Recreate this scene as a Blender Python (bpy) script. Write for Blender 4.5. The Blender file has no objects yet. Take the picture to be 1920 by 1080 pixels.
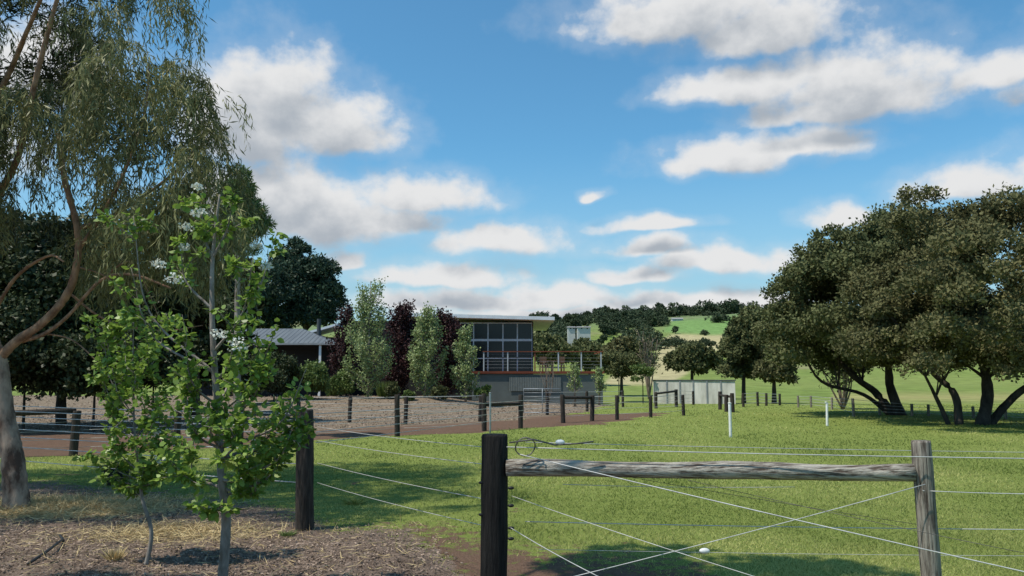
import bpy, math, random
import numpy as np
from mathutils import Vector
random.seed(7); rng=np.random.default_rng(7)
S=bpy.context.scene; COL=S.collection
F=28/36*1920; PIT=math.atan(171/F); CP,SP=math.cos(PIT),math.sin(PIT); CZ=1.6
def ray(px,py):
    a=(px-960)/F; b=(540-py)/F
    return a, CP-b*SP, SP+b*CP
def W(px,py,Y):
    a,dy,dz=ray(px,py); t=Y/dy
    return np.array([a*t,Y,CZ+dz*t])
def G(px,py):
    a,dy,dz=ray(px,py); t=-CZ/dz
    return np.array([a*t,dy*t,0.0])
def proj(x,y,z):
    zz=z-CZ; d=y*CP+zz*SP; u=-y*SP+zz*CP
    d=np.where(d<0.3,0.3,d)
    return 960+F*x/d, 540-F*u/d
def vnoise(x,y,seed=0):
    xi=np.floor(x).astype(np.int64); yi=np.floor(y).astype(np.int64); xf=x-xi; yf=y-yi
    def h(a,b):
        n=(a*374761393+b*668265263+seed*974634777)&0x7fffffff
        n=((n^(n>>13))*1274126177)&0x7fffffff
        return ((n^(n>>16))&0xffff)/65535.0
    u=xf*xf*(3-2*xf); v=yf*yf*(3-2*yf)
    return (h(xi,yi)*(1-u)+h(xi+1,yi)*u)*(1-v)+(h(xi,yi+1)*(1-u)+h(xi+1,yi+1)*u)*v
def fbm(x,y,seed=0,o=4):
    s=0;a=.5;t=0
    for i in range(o):
        s=s+a*vnoise(x*2**i,y*2**i,seed+i); t+=a; a*=.5
    return s/t
def tz(x,y):
    x=np.asarray(x,float); y=np.asarray(y,float)
    z=np.interp(y,[50,65,90,130,200,300,450,600,750,1600],[0,-.3,0.2,1.5,5,13,28,44,47,30])
    z=np.where(y>70,z*(1+.001*np.clip(x,0,900))+(fbm(x/90,y/90,5,3)-.5)*np.interp(y,[70,200,500],[0,4,14]),z)
    z=z+.20*np.exp(-((x+.3)/3.2)**2-((y-50)/2.2)**2)
    bedr=np.clip((y-36)/9,0,1)*np.clip((54-y)/4,0,1)*np.clip((-1-x)/4,0,1); z=z+bedr*(.42+.25*fbm(x/2.5,y/2.5,44,3))
    z=z+.03*(fbm(x/1.7,y/1.7,9,3)-.5)*np.clip(1-y/60,0,1)
    return z
# ---------------------------------------------------------------- object helpers
ORG={}
def link(o): COL.objects.link(o); return o
def tag(o,label=None,cat=None,group=None,kind=None):
    if label:o['label']=label
    if cat:o['category']=cat
    if group:o['group']=group
    if kind:o['kind']=kind
    return o
def thing(name,label,cat,loc,group=None):
    o=link(bpy.data.objects.new(name,None)); o.location=loc; o.empty_display_size=.2
    ORG[o.name]=np.array(loc,float); return tag(o,label,cat,group)
def build(name,V,Fc,mat,parent=None,smooth=True,org=None,shade=None):
    V=np.asarray(V,float).reshape(-1,3)
    if parent is not None: og=ORG[parent.name]
    else: og=np.array(org if org is not None else (0,0,0),float)
    me=bpy.data.meshes.new(name); V=V-og
    if isinstance(Fc,np.ndarray):
        k=Fc.shape[1]; n=len(Fc)
        me.vertices.add(len(V)); me.vertices.foreach_set('co',V.ravel().astype(np.float32))
        me.loops.add(n*k); me.loops.foreach_set('vertex_index',Fc.ravel().astype(np.int32))
        me.polygons.add(n); me.polygons.foreach_set('loop_start',np.arange(0,n*k,k,dtype=np.int32))
        try: me.polygons.foreach_set('loop_total',np.full(n,k,dtype=np.int32))
        except Exception: pass
        me.update(calc_edges=True)
    else:
        me.from_pydata([tuple(v) for v in V],[],Fc); me.update()
    if smooth: me.polygons.foreach_set('use_smooth',np.ones(len(me.polygons),dtype=bool))
    if shade is not None:
        at=me.attributes.new('shade','FLOAT','POINT'); at.data.foreach_set('value',np.asarray(shade,np.float32))
    me.materials.append(mat)
    o=link(bpy.data.objects.new(name,me))
    if parent is not None:
        o.parent=parent; ORG[o.name]=og
    else: o.location=og; ORG[o.name]=og
    return o
class MB:
    def __init__(s): s.V=[]; s.F=[]
    def box(s,x0,x1,y0,y1,z0,z1):
        b=len(s.V)
        s.V+=[(x0,y0,z0),(x1,y0,z0),(x1,y1,z0),(x0,y1,z0),(x0,y0,z1),(x1,y0,z1),(x1,y1,z1),(x0,y1,z1)]
        s.F+=[(b,b+3,b+2,b+1),(b+4,b+5,b+6,b+7),(b,b+1,b+5,b+4),(b+1,b+2,b+6,b+5),(b+2,b+3,b+7,b+6),(b+3,b,b+4,b+7)]
        return s
    def tube(s,path,rad,n=8,jit=0.0,cap=True):
        P=[np.array(p,float) for p in path]
        if not hasattr(rad,'__len__'): rad=[rad]*len(P)
        b=len(s.V)
        for i,p in enumerate(P):
            t=P[min(i+1,len(P)-1)]-P[max(i-1,0)]; t=t/(np.linalg.norm(t)+1e-9)
            ref=np.array([0,0,1.]) if abs(t[2])<.8 else np.array([0,1.,0])
            u=np.cross(t,ref); u/=np.linalg.norm(u)+1e-9; v=np.cross(t,u)
            for k in range(n):
                a=2*math.pi*k/n; r=rad[i]*(1+jit*(random.random()-.5))
                s.V.append(tuple(p+u*r*math.cos(a)+v*r*math.sin(a)))
            if i:
                o=b+(i-1)*n
                for k in range(n):
                    k2=(k+1)%n; s.F.append((o+k,o+k2,o+n+k2,o+n+k))
        if cap:
            s.F.append(tuple(range(b+n-1,b-1,-1))); s.F.append(tuple(range(b+(len(P)-1)*n,b+len(P)*n)))
        return s
    def poly(s,pts):
        b=len(s.V); s.V+=[tuple(p) for p in pts]; s.F.append(tuple(range(b,b+len(pts)))); return s
    def slab(s,pts,t):
        b=len(s.V); n=len(pts); s.V+=[tuple(p) for p in pts]+[(p[0],p[1],p[2]-t) for p in pts]
        s.F.append(tuple(range(b,b+n))); s.F.append(tuple(range(b+2*n-1,b+n-1,-1)))
        for k in range(n): s.F.append((b+k,b+n+k,b+n+(k+1)%n,b+(k+1)%n))
        return s
    def build(s,name,mat,parent=None,smooth=False,org=None): return build(name,s.V,s.F,mat,parent,smooth,org)
def curve(pts,n=6):
    P=[np.array(p,float) for p in pts]; out=[]
    P=[2*P[0]-P[1]]+P+[2*P[-1]-P[-2]]
    for i in range(1,len(P)-2):
        for k in range(n):
            t=k/n; a,b,c,d=P[i-1],P[i],P[i+1],P[i+2]
            out.append(.5*((2*b)+(c-a)*t+(2*a-5*b+4*c-d)*t*t+(-a+3*b-3*c+d)*t**3))
    out.append(P[-2]); return out
# ---------------------------------------------------------------- materials
def mat(name,c1,c2=None,scale=(4,4,4),rough=.8,bump=.0,detail=6,metal=0,spec=.3,nscale=1.0,lo=.35,hi=.65):
    m=bpy.data.materials.new(name); m.use_nodes=True; N=m.node_tree.nodes; L=m.node_tree.links
    p=N['Principled BSDF']; p.inputs['Roughness'].default_value=rough; p.inputs['Metallic'].default_value=metal
    p.inputs['Specular IOR Level'].default_value=spec
    c2=c2 or tuple(c*.7 for c in c1)
    tc=N.new('ShaderNodeTexCoord'); mp=N.new('ShaderNodeMapping'); mp.inputs['Scale'].default_value=scale
    no=N.new('ShaderNodeTexNoise'); no.inputs['Scale'].default_value=nscale; no.inputs['Detail'].default_value=detail; no.inputs['Roughness'].default_value=.65
    L.new(tc.outputs['Object'],mp.inputs['Vector']); L.new(mp.outputs[0],no.inputs['Vector'])
    r=N.new('ShaderNodeValToRGB'); r.color_ramp.elements[0].position=lo; r.color_ramp.elements[1].position=hi
    r.color_ramp.elements[0].color=(*c2,1); r.color_ramp.elements[1].color=(*c1,1)
    L.new(no.outputs[0],r.inputs[0]); L.new(r.outputs[0],p.inputs['Base Color'])
    if bump:
        b=N.new('ShaderNodeBump'); b.inputs['Strength'].default_value=bump; b.inputs['Distance'].default_value=.03
        L.new(no.outputs[0],b.inputs['Height']); L.new(b.outputs[0],p.inputs['Normal'])
    return m
def leafmat(name,dark,light,trans=.3,rough=.5,spec=.2):
    m=bpy.data.materials.new(name); m.use_nodes=True; N=m.node_tree.nodes; L=m.node_tree.links
    p=N['Principled BSDF']; p.inputs['Roughness'].default_value=rough; p.inputs['Specular IOR Level'].default_value=spec
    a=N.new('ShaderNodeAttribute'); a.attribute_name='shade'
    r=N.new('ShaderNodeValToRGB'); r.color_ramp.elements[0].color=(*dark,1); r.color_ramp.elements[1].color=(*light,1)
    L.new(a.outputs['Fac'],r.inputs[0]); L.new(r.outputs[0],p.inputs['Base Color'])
    if trans>0:
        t=N.new('ShaderNodeBsdfTranslucent'); L.new(r.outputs[0],t.inputs[0])
        x=N.new('ShaderNodeMixShader'); x.inputs[0].default_value=trans
        L.new(p.outputs[0],x.inputs[1]); L.new(t.outputs[0],x.inputs[2]); L.new(x.outputs[0],N['Material Output'].inputs[0])
    return m
M={}
M['bark_tan']=mat('bark_tan',(.42,.31,.23),(.10,.06,.043),(5,5,2.2),.88,1.0,lo=.40,hi=.60,detail=9)
M['bark_orange']=mat('bark_orange',(.46,.28,.17),(.16,.085,.05),(7,7,4),.8,.9)
M['bark_grey']=mat('bark_grey',(.35,.31,.27),(.11,.09,.07),(14,14,4),.9,.5)
M['bark_dark']=mat('bark_dark',(.085,.07,.058),(.025,.02,.016),(5,5,1.5),.9,.6)
M['bark_pale']=mat('bark_pale',(.30,.24,.19),(.12,.09,.07),(3,3,1),.9,.3)
M['char']=mat('charred_wood',(.024,.021,.019),(.005,.004,.004),(50,50,4),.75,1.0,spec=.25)
M['darkwood']=mat('dark_wood',(.075,.06,.05),(.018,.014,.012),(50,50,4),.9,.9)
M['greywood']=mat('grey_wood',(.36,.32,.27),(.07,.052,.04),(60,60,4),.9,.9,lo=.38,hi=.6)
M['greyrail']=mat('grey_rail',(.46,.42,.36),(.09,.065,.05),(3.0,55,55),.9,.9,lo=.40,hi=.56,detail=8)
M['wire']=mat('fence_wire',(.60,.60,.58),(.42,.42,.41),(9,9,9),.5,metal=.2,spec=.4)
M['wiredark']=mat('dark_wire',(.16,.15,.14),(.08,.075,.07),(9,9,9),.6,metal=.5)
M['white']=mat('white_plastic',(.8,.8,.78),(.66,.66,.64),(9,9,9),.4)
M['steel']=mat('galvanised',(.36,.38,.40),(.25,.27,.29),(5,5,5),.5,metal=.4)
M['black']=mat('black_plastic',(.02,.02,.02),(.012,.012,.012),(9,9,9),.5)
M['redwood']=mat('red_timber',(.24,.065,.03),(.13,.035,.018),(1,10,10),.6,.2)
M['grender']=mat('grey_render',(.125,.145,.14),(.10,.115,.112),(1.2,1.2,1.2),.9,.1)
M['corr']=mat('corrugated',(.15,.168,.163),(.12,.135,.13),(3,3,3),.7)
M['concrete']=mat('concrete',(.60,.58,.53),(.36,.35,.31),(1.6,1.6,.5),.9,.2)
M['darkcap']=mat('dark_cap',(.07,.08,.085),(.05,.06,.06),(2,2,2),.7)
M['roofwhite']=mat('white_fascia',(.78,.79,.8),(.66,.67,.68),(2,2,2),.5)
M['farmwhite']=mat('farmhouse_wall',(.5,.5,.49),(.4,.4,.39),(2,2,2),.7)
M['roofgrey']=mat('roof_sheet',(.16,.175,.185),(.10,.11,.12),(12,.4,.4),.6,metal=.1)
M['gutter']=mat('gutter_grey',(.32,.33,.34),(.24,.25,.26),(3,3,3),.5)
M['housewall']=mat('house_wall',(.026,.023,.023),(.016,.015,.015),(1,1,5),.85)
M['interior']=mat('interior',(.03,.03,.032),(.02,.02,.02),(1,1,1),.9)
M['frame']=mat('window_frame',(.5,.52,.54),(.4,.42,.44),(3,3,3),.4)
M['glass']=mat('window_glass',(.010,.013,.018),(.007,.009,.012),(.5,.5,.5),.12,spec=.35)
M['brown']=mat('brown_timber',(.16,.09,.055),(.09,.05,.03),(5,5,5),.7)
M['redroof']=mat('pale_roof',(.38,.37,.36),(.3,.29,.28),(1,1,1),.6)
L_weep=leafmat('weeping_leaves',(.046,.054,.020),(.30,.295,.125),.22,.5)
L_weepd=leafmat('weeping_leaves_shaded',(.018,.024,.010),(.090,.10,.042),.1,.6)  # darker copy of the weeping leaves, inner crown shade put into its colour
L_pear=leafmat('pear_leaves',(.07,.145,.018),(.32,.45,.08),.36,.4,.35)
L_blos=leafmat('blossom_petals',(.6,.62,.52),(.85,.86,.8),.2,.6)
L_colp=leafmat('pear_column_leaves',(.10,.16,.04),(.42,.48,.22),.25)
L_plum=leafmat('plum_leaves',(.018,.009,.009),(.070,.026,.026),.08)
L_gum=leafmat('gum_leaves',(.034,.044,.018),(.20,.21,.09),.15,.65,.08)
L_gumb=leafmat('gum_leaves_brown',(.038,.043,.018),(.225,.212,.095),.15,.65,.08)
L_pine=leafmat('pine_leaves',(.012,.026,.017),(.07,.11,.06),.1)
L_back=leafmat('back_leaves',(.014,.022,.009),(.075,.095,.035),.1)  # dark green foliage of the background trees and shrubs
L_hill=leafmat('hill_leaves',(.035,.05,.03),(.10,.13,.07),.0,.7,.1)
L_shrub=leafmat('shrub_leaves',(.05,.085,.02),(.22,.29,.09),.25)
L_willow=leafmat('willow_leaves',(.06,.1,.03),(.24,.32,.12),.25)
L_grass=leafmat('grass_blades',(.12,.18,.034),(.46,.46,.165),.3,.7,.15)
L_straw=leafmat('straw',(.32,.235,.11),(.74,.58,.31),.0,.7)
L_chip=leafmat('bark_chips',(.05,.035,.027),(.48,.36,.28),.0,.9)
# ---------------------------------------------------------------- leaves
def unit(v): return v/(np.linalg.norm(v,axis=-1,keepdims=True)+1e-9)
def rdir(n): return unit(rng.normal(size=(n,3)))
def leafV(P,A,L,w,six=False,B=None):
    n=len(P); A=unit(A)
    if B is None: B=rdir(n)
    B=unit(np.cross(A,B)); L=np.broadcast_to(np.asarray(L,float),(n,)).reshape(n,1); w=np.broadcast_to(np.asarray(w,float),(n,)).reshape(n,1)
    if not six:
        return np.stack([P,P+A*L*.45+B*w,P+A*L,P+A*L*.45-B*w],1)
    C=unit(np.cross(A,B))*L*.10
    return np.stack([P,P+A*L*.25+B*w*.85+C,P+A*L*.65+B*w*.85+C,P+A*L,P+A*L*.65-B*w*.85+C,P+A*L*.25-B*w*.85+C],1)
def leafobj(name,V,shade,m,parent=None,org=None):
    n,k,_=V.shape
    return build(name,V.reshape(-1,3),np.arange(n*k).reshape(n,k),m,parent,False,org,np.repeat(np.clip(shade,0,1),k))
def puffs(C,R,nper,Ll,lw,flat=.75,up=.35):
    Vs=[];Sh=[]
    for c,r in zip(C,R):
        n=int(nper*(r/np.mean(R))**2); sub=max(6,n//22)
        d=rdir(sub); d[:,2]=np.abs(d[:,2])*1.0-.35*rng.random(sub); d=unit(d)
        sc=c+d*np.array([r,r,r*flat])*(.6+.45*rng.random((sub,1)))
        idx=rng.integers(0,sub,n)
        P=sc[idx]+rng.normal(size=(n,3))*r*.14
        A=rdir(n)+d[idx]*.5+np.array([0,0,up*.3])
        B=np.cross(A,d[idx]*1.2+rdir(n)*.8); B=np.cross(B,A)
        Vs.append(leafV(P,A,Ll*(.7+.6*rng.random(n)),lw*(.7+.6*rng.random(n)),B=B))
        Sh.append(rng.random(sub)[idx]*.36+rng.random(n)*.14+rng.random()*.26+.2*np.clip(d[idx][:,2],0,1))  # upward leaves get a lighter tone: sunlit puff tops put into the colour
    return np.concatenate(Vs),np.concatenate(Sh)
def ellip(c,rad,n,lo=.55,hi=.92,zmin=-.6):
    out=[]
    while len(out)<n:
        d=rdir(1)[0]
        if d[2]<zmin: continue
        out.append(np.array(c)+d*np.array(rad)*(lo+(hi-lo)*random.random()))
    return np.array(out)
def limbs(mb,start,targets,r0,r1,n=6,wob=.15):
    for t in targets:
        s=np.array(start,float); t=np.array(t,float); L=np.linalg.norm(t-s)
        m1=s+(t-s)*.35+np.array([0,0,.10*L])+rng.normal(size=3)*wob*L*.3
        m2=s+(t-s)*.7+np.array([0,0,.06*L])+rng.normal(size=3)*wob*L*.3
        pts=curve([s,m1,m2,t],4); mb.tube(pts,list(np.linspace(r0,r1,len(pts))),n,.15)
def ptree(name,label,cat,cx,top,bot,hw,Y,lm,bm,npuff=14,nleaf=500,Ll=.2,lw=.06,tr=.15,base_px=None,group=None,pr=.36,fl=.8,zmin=-.5,lo=.5):
    t=W(cx,top,Y); b=W(cx,bot,Y); hwid=hw*Y/F
    bx=W(base_px if base_px is not None else cx,711,Y)[0]; gz=float(tz(bx,Y))
    root=thing(name,label,cat,(bx,Y,gz),group)
    c=(t+b)/2; hz=(t[2]-b[2])/2; r=pr*min(hwid,hz)
    rad=(max(hwid-r*.8,.1),max(hwid-r*.8,.1),max(hz-r*.6,.1))
    C=ellip(c,rad,npuff,lo,1.0,zmin); R=r*(.75+.5*rng.random(npuff))
    mb=MB(); cc=np.array([c[0],Y,c[2]-hz*.45]); p=curve([(bx,Y,gz-.1),((bx*2+cc[0])/3,Y,gz*.6+cc[2]*.4),cc],4)
    mb.tube(p,list(np.linspace(tr,tr*.6,len(p))),8,.15)
    limbs(mb,cc,C[:min(npuff,10)],tr*.5,tr*.1,5)
    mb.build('trunk',bm,root,True)
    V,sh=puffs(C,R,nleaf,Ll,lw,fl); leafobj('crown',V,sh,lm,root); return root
# ---------------------------------------------------------------- ground
def sdpoly(px,py,poly):
    poly=np.array(poly,float); n=len(poly); d=np.full(px.shape,1e9); ins=np.zeros(px.shape,bool)
    for i in range(n):
        a=poly[i]; b=poly[(i+1)%n]; e=b-a; wx=px-a[0]; wy=py-a[1]
        t=np.clip((wx*e[0]+wy*e[1])/(e@e),0,1); d=np.minimum(d,np.hypot(wx-e[0]*t,wy-e[1]*t))
        c=((a[1]>py)!=(b[1]>py))
        with np.errstate(divide='ignore',invalid='ignore'):
            xi=(b[0]-a[0])*(py-a[1])/((b[1]-a[1]) if b[1]!=a[1] else 1e-9)+a[0]
        ins^=c&(px<xi)
    return np.where(ins,d,-d)
PMULCH=[(-3000,903),(100,906),(260,920),(540,955),(640,985),(760,1000),(840,1040),(900,1090),(900,1300),(900,4000),(-9000,4000)]
PDIRT=[(590,972),(700,960),(830,965),(960,985),(1120,1015),(1330,1040),(1400,1120),(1500,1500),(1500,4000),(800,4000),(840,1100)]
PDRIVE=[(-3000,864),(60,858),(250,848),(500,831),(750,817),(950,806),(1100,795),(1250,778),(1240,771),(1050,779),(900,792),(600,808),(-3000,834)]
PBED=[(-3000,836),(600,810),(900,794),(1050,780),(1150,760),(1000,735),(890,715),(560,700),(-3000,700)]
PTAN=[(1225,700),(1235,640),(1262,626),(1440,630),(1440,655),(1300,660),(1290,700),(1250,722),(1130,722),(1150,700)]
PBRI=[(1240,622),(1262,602),(1440,590),(1440,612),(1340,628)]
def masks(x,y,z):
    px,py=proj(x,y,z*0)
    back=y<2.0
    wpx=px+(fbm(x*.9,y*.9,3)-.5)*80; wpy=py+(fbm(x*.9,y*.9,4)-.5)*50*np.clip((py-740)/200,.1,1)
    mul=np.clip(.5+sdpoly(wpx,wpy,PMULCH)/70,0,1)
    mul=np.where(back,1.0*(x<0),mul)
    bed=np.clip(.5+sdpoly(wpx,py,PBED)/8,0,1)*(y<62)*(~back)
    drv=np.clip(.5+sdpoly(wpx,py+(fbm(x*.5,y*.5,14)-.5)*8,PDRIVE)/8,0,1)*(y<62)*(~back)
    dirt=np.clip(.5+sdpoly(wpx,wpy,PDIRT)/110,0,1)*.62
    dirt=np.maximum(dirt,np.clip((vnoise(x*.8+3,y*.8,21)-.80)*3,0,.55)*(py>880)*(px<1500))
    dirt=np.where(back,.4,dirt)
    cs=G(120,955); st=np.clip(1.2-np.hypot((x-cs[0])/1.6,(y-cs[1])/.85),0,1)
    st=np.maximum(st,np.clip(1.0-np.hypot((x-G(330,1000)[0])/.9,(y-G(330,1000)[1])/.5),0,1)*.6)
    return px,py,mul,np.maximum(dirt,drv),st,bed,drv
ys=[-14.0]
while ys[-1]<1600:
    y=ys[-1]; ys.append(y+ (.5 if y<3 else max(.07,.016*y)))
ys=np.array(ys); NX=380; s=np.linspace(-1,1,NX); YY,SS=np.meshgrid(ys,s,indexing='ij'); XX=SS*(13+np.clip(YY,0,None)*.95)
ZZ=tz(XX,YY); x=XX.ravel();y=YY.ravel();z=ZZ.ravel()
px,py,mul,dirt,st,bed,drv=masks(x,y,z)
ny=len(ys); i=np.arange(ny-1)[:,None]*NX+np.arange(NX-1)[None,:]
Fq=np.stack([i,i+1,i+1+NX,i+NX],-1).reshape(-1,4)
mg=bpy.data.materials.new('ground_mat')
gr=build('ground',np.stack([x,y,z],1),Fq,mg); tag(gr,kind='structure')
def cattr(me,name,arr):
    a=me.attributes.new(name,'FLOAT_COLOR','POINT'); a.data.foreach_set('color',np.asarray(arr,np.float32).ravel())
cattr(gr.data,'masks',np.stack([mul,dirt,st,drv],1))
cattr(gr.data,'bed',np.stack([bed,bed,bed,bed],1))
px,py=proj(x,y,z)
fld=np.zeros((len(x),3)); nn=fbm(x/40,y/40,31,4)[:,None]
fld[:]=np.array([.15,.22,.05]); fld=fld*(1-nn*.3)+np.array([.26,.24,.10])*nn*.5
k=np.clip((y-350)/200,0,1)[:,None]; fld=fld*(1-k)+np.array([.16,.22,.10])*k
k=np.clip((fbm(x/60,y/60,77,3)-.5)*6,0,1)[:,None]*(y>180)[:,None]*.7; fld=fld*(1-k)+np.array([.27,.25,.13])*k
w=np.clip(.5+sdpoly(px,py,PTAN)/6,0,1)[:,None]*(y>80)[:,None]; fld=fld*(1-w)+np.array([.42,.37,.20])*w
w=np.clip(.5+sdpoly(px,py,PBRI)/6,0,1)[:,None]*(y>80)[:,None]; fld=fld*(1-w)+np.array([.17,.28,.09])*w
w=(np.clip(1-np.abs(py-745)/14,0,1)*(px>1560)*(y>50)*(y<110))[:,None]; fld=fld*(1-w)+np.array([.32,.30,.12])*w
far=np.clip((y-54)/6,0,1)
cattr(gr.data,'field',np.concatenate([fld,far[:,None]],1))
def ground_nodes(m):
    m.use_nodes=True; N=m.node_tree.nodes; L=m.node_tree.links; p=N['Principled BSDF']; p.inputs['Roughness'].default_value=.95; p.inputs['Specular IOR Level'].default_value=.05
    tc=N.new('ShaderNodeTexCoord')
    def noise(sc,det=5,ro=.6):
        n=N.new('ShaderNodeTexNoise'); n.inputs['Scale'].default_value=sc; n.inputs['Detail'].default_value=det; n.inputs['Roughness'].default_value=ro
        L.new(tc.outputs['Object'],n.inputs['Vector']); return n.outputs[0]
    def ramp(f,els):
        r=N.new('ShaderNodeValToRGB'); e=r.color_ramp.elements; e[0].position=els[0][0]; e[0].color=(*els[0][1],1); e[1].position=els[-1][0]; e[1].color=(*els[-1][1],1)
        for q in els[1:-1]: k=e.new(q[0]); k.color=(*q[1],1)
        L.new(f,r.inputs[0]); return r.outputs[0]
    def mx(f,a,b,bt='MIX'):
        q=N.new('ShaderNodeMix'); q.data_type='RGBA'; q.blend_type=bt
        if isinstance(f,float): q.inputs[0].default_value=f
        else: L.new(f,q.inputs[0])
        L.new(a,q.inputs[6]); L.new(b,q.inputs[7]); return q.outputs[2]
    def edge(f,n,amt,lo=.42,hi=.58):
        a=N.new('ShaderNodeMath'); a.operation='MULTIPLY_ADD'; L.new(n,a.inputs[0]); a.inputs[1].default_value=amt; a.inputs[2].default_value=-amt*.5
        b=N.new('ShaderNodeMath'); b.operation='ADD'; L.new(a.outputs[0],b.inputs[0]); L.new(f,b.inputs[1])
        r=N.new('ShaderNodeMapRange'); r.interpolation_type='SMOOTHSTEP'; r.inputs['From Min'].default_value=lo; r.inputs['From Max'].default_value=hi; L.new(b.outputs[0],r.inputs['Value']); return r.outputs[0]
    am=N.new('ShaderNodeAttribute'); am.attribute_name='masks'; sep=N.new('ShaderNodeSeparateColor'); L.new(am.outputs['Color'],sep.inputs[0])
    af=N.new('ShaderNodeAttribute'); af.attribute_name='field'
    ab=N.new('ShaderNodeAttribute'); ab.attribute_name='bed'
    n1=noise(6,6,.7); n2=noise(45,4,.7); n3=noise(.5,5); n4=noise(110,3,.7); n5=noise(.9,6,.7)
    lawn=mx(n3,ramp(n2,[(.3,(.12,.16,.034)),(.55,(.22,.265,.065)),(.75,(.34,.335,.14))]),ramp(n1,[(.3,(.14,.19,.04)),(.6,(.24,.285,.075)),(.75,(.36,.31,.16))]))
    mulch=mx(.5,ramp(n4,[(.3,(.045,.031,.024)),(.5,(.19,.137,.105)),(.68,(.42,.325,.26))]),ramp(n1,[(.35,(.055,.038,.029)),(.65,(.29,.22,.175))]))
    bedc=mx(n5,ramp(n1,[(.35,(.07,.045,.033)),(.65,(.38,.29,.23))]),ramp(n2,[(.3,(.09,.10,.04)),(.7,(.36,.26,.20))]))
    dirtc=mx(n5,ramp(n1,[(.3,(.075,.042,.028)),(.7,(.19,.115,.08))]),ramp(n2,[(.3,(.09,.055,.038)),(.7,(.25,.17,.12))]))
    straw=ramp(n4,[(.3,(.22,.16,.075)),(.65,(.60,.48,.27))])
    c=mx(edge(sep.outputs[1],n1,1.0),lawn,dirtc)
    c=mx(edge(ab.outputs['Fac'],n1,.5),c,bedc)
    c=mx(edge(sep.outputs[0],n1,1.0),c,mulch)
    drv=N.new('ShaderNodeMath'); drv.operation='MULTIPLY'; L.new(edge(am.outputs['Alpha'],n1,.8),drv.inputs[0]); drv.inputs[1].default_value=.8
    c=mx(drv.outputs[0],c,dirtc)
    c=mx(edge(sep.outputs[2],n1,1.1),c,straw)
    nf=ramp(noise(.35,8,.7),[(.3,(.6,.6,.6)),(.7,(1.2,1.2,1.2))])
    fc=mx(1.0,af.outputs['Color'],nf,'MULTIPLY')
    c=mx(af.outputs['Alpha'],c,fc); L.new(c,p.inputs['Base Color'])
    b=N.new('ShaderNodeBump'); b.inputs['Strength'].default_value=.8; b.inputs['Distance'].default_value=.04; L.new(n2,b.inputs['Height']); L.new(b.outputs[0],p.inputs['Normal'])
ground_nodes(mg)
def sample(n,x0,x1,y0,y1,pw=1.0):
    qx=rng.uniform(x0,x1,n); qy=y0+(y1-y0)*rng.random(n)**pw
    a=(qx-960)/F; b=(540-qy)/F; dz=SP+b*CP; dy=CP-b*SP; t=-CZ/dz; return a*t,dy*t
gx,gy=sample(420000,-250,2150,757,1230,1.0)
gx=gx+rng.normal(size=len(gx))*.02; gy=gy+rng.normal(size=len(gx))*.03*gy/8
gz=tz(gx,gy); _,_,mu,di,ss,be,dr=masks(gx,gy,gz)
bad=np.maximum.reduce([mu,be,dr,np.clip(di*1.25,0,1)])
cl=fbm(gx*3,gy*3,51,3)
keep=(rng.random(len(gx))>bad*1.3)&(bad<.85)&(gy<56)&(gx<40)&(cl+rng.random(len(gx))*.7>.48)
gx,gy,gz,cl=gx[keep],gy[keep],gz[keep],cl[keep]; n=len(gx)
tall=fbm(gx*.7,gy*.7,61,3)
h=(.012+.022*rng.random(n)+.045*np.clip(tall-.5,0,1)*2+.03*np.clip(cl-.5,0,1))*np.clip(.8+gy/60,0,1.4)
wd=np.maximum(.0032,.0006*gy)*(.7+.6*rng.random(n))
ang=rng.random(n)*6.283; B=np.stack([np.cos(ang),np.sin(ang),np.zeros(n)],1)*wd[:,None]
P=np.stack([gx,gy,gz-.002],1); T=P+np.stack([rng.normal(size=n)*.8*h,rng.normal(size=n)*.8*h,h],1)
V=np.stack([P-B,P+B,T],1); sh=.06+.36*rng.random(n)+.9*np.clip(fbm(gx*.45,gy*.3,71,5)*2.2-.85,0,1)
leafobj('lawn_grass',V,sh,L_grass); tag(bpy.data.objects['lawn_grass'],'short patchy green lawn grass growing in the paddock',"grass",kind='stuff')
# chips
gx,gy=sample(70000,-150,1050,890,1260); gz=tz(gx,gy); _,_,mu,di,ss,be,dr=masks(gx,gy,gz)
k=(mu+.5*(rng.random(len(gx))-.5)>.5)&(gy>2.4)&(fbm(gx*2,gy*2,88,3)+.45*rng.random(len(gx))>.5); gx,gy,gz,ss=gx[k],gy[k],gz[k],ss[k]; n=len(gx)
bx_,by_=sample(40000,-100,1140,748,830); k=(by_<52); bx_,by_=bx_[k],by_[k]; _,_,_,_,_,be,dr=masks(bx_,by_,tz(bx_,by_)); k=(be>.6)&(dr<.4); bx_,by_=bx_[k],by_[k]
gx=np.concatenate([gx,bx_]); gy=np.concatenate([gy,by_]); gz=tz(gx,gy); n=len(gx); sc_=np.clip(gy/12,1,3.2)
P=np.stack([gx,gy,gz+.004+.012*rng.random(n)*sc_],1); A=rng.normal(size=(n,3))*np.array([1,1,.25]); B=rng.normal(size=(n,3))*np.array([.4,.4,1])
L_=(.012+.034*rng.random(n)**1.6)*sc_
V=leafV(P,A,L_,(.003+.008*rng.random(n))*sc_,B=B)
leafobj('bark_mulch',V,rng.random(n)**1.4*.7+.5*(fbm(gx*1.5,gy*1.5,90,3)-.25),L_chip); tag(bpy.data.objects['bark_mulch'],'brown bark chips spread under the young trees and on the garden bed','mulch',kind='stuff')
n=34000; c=G(110,952); c2=G(330,1000)
P=np.stack([c[0]+rng.normal(size=n)*.75,c[1]+rng.normal(size=n)*.38,np.zeros(n)],1); P[:4500,0]=c2[0]+rng.normal(size=4500)*.55; P[:4500,1]=c2[1]+rng.normal(size=4500)*.3
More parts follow.
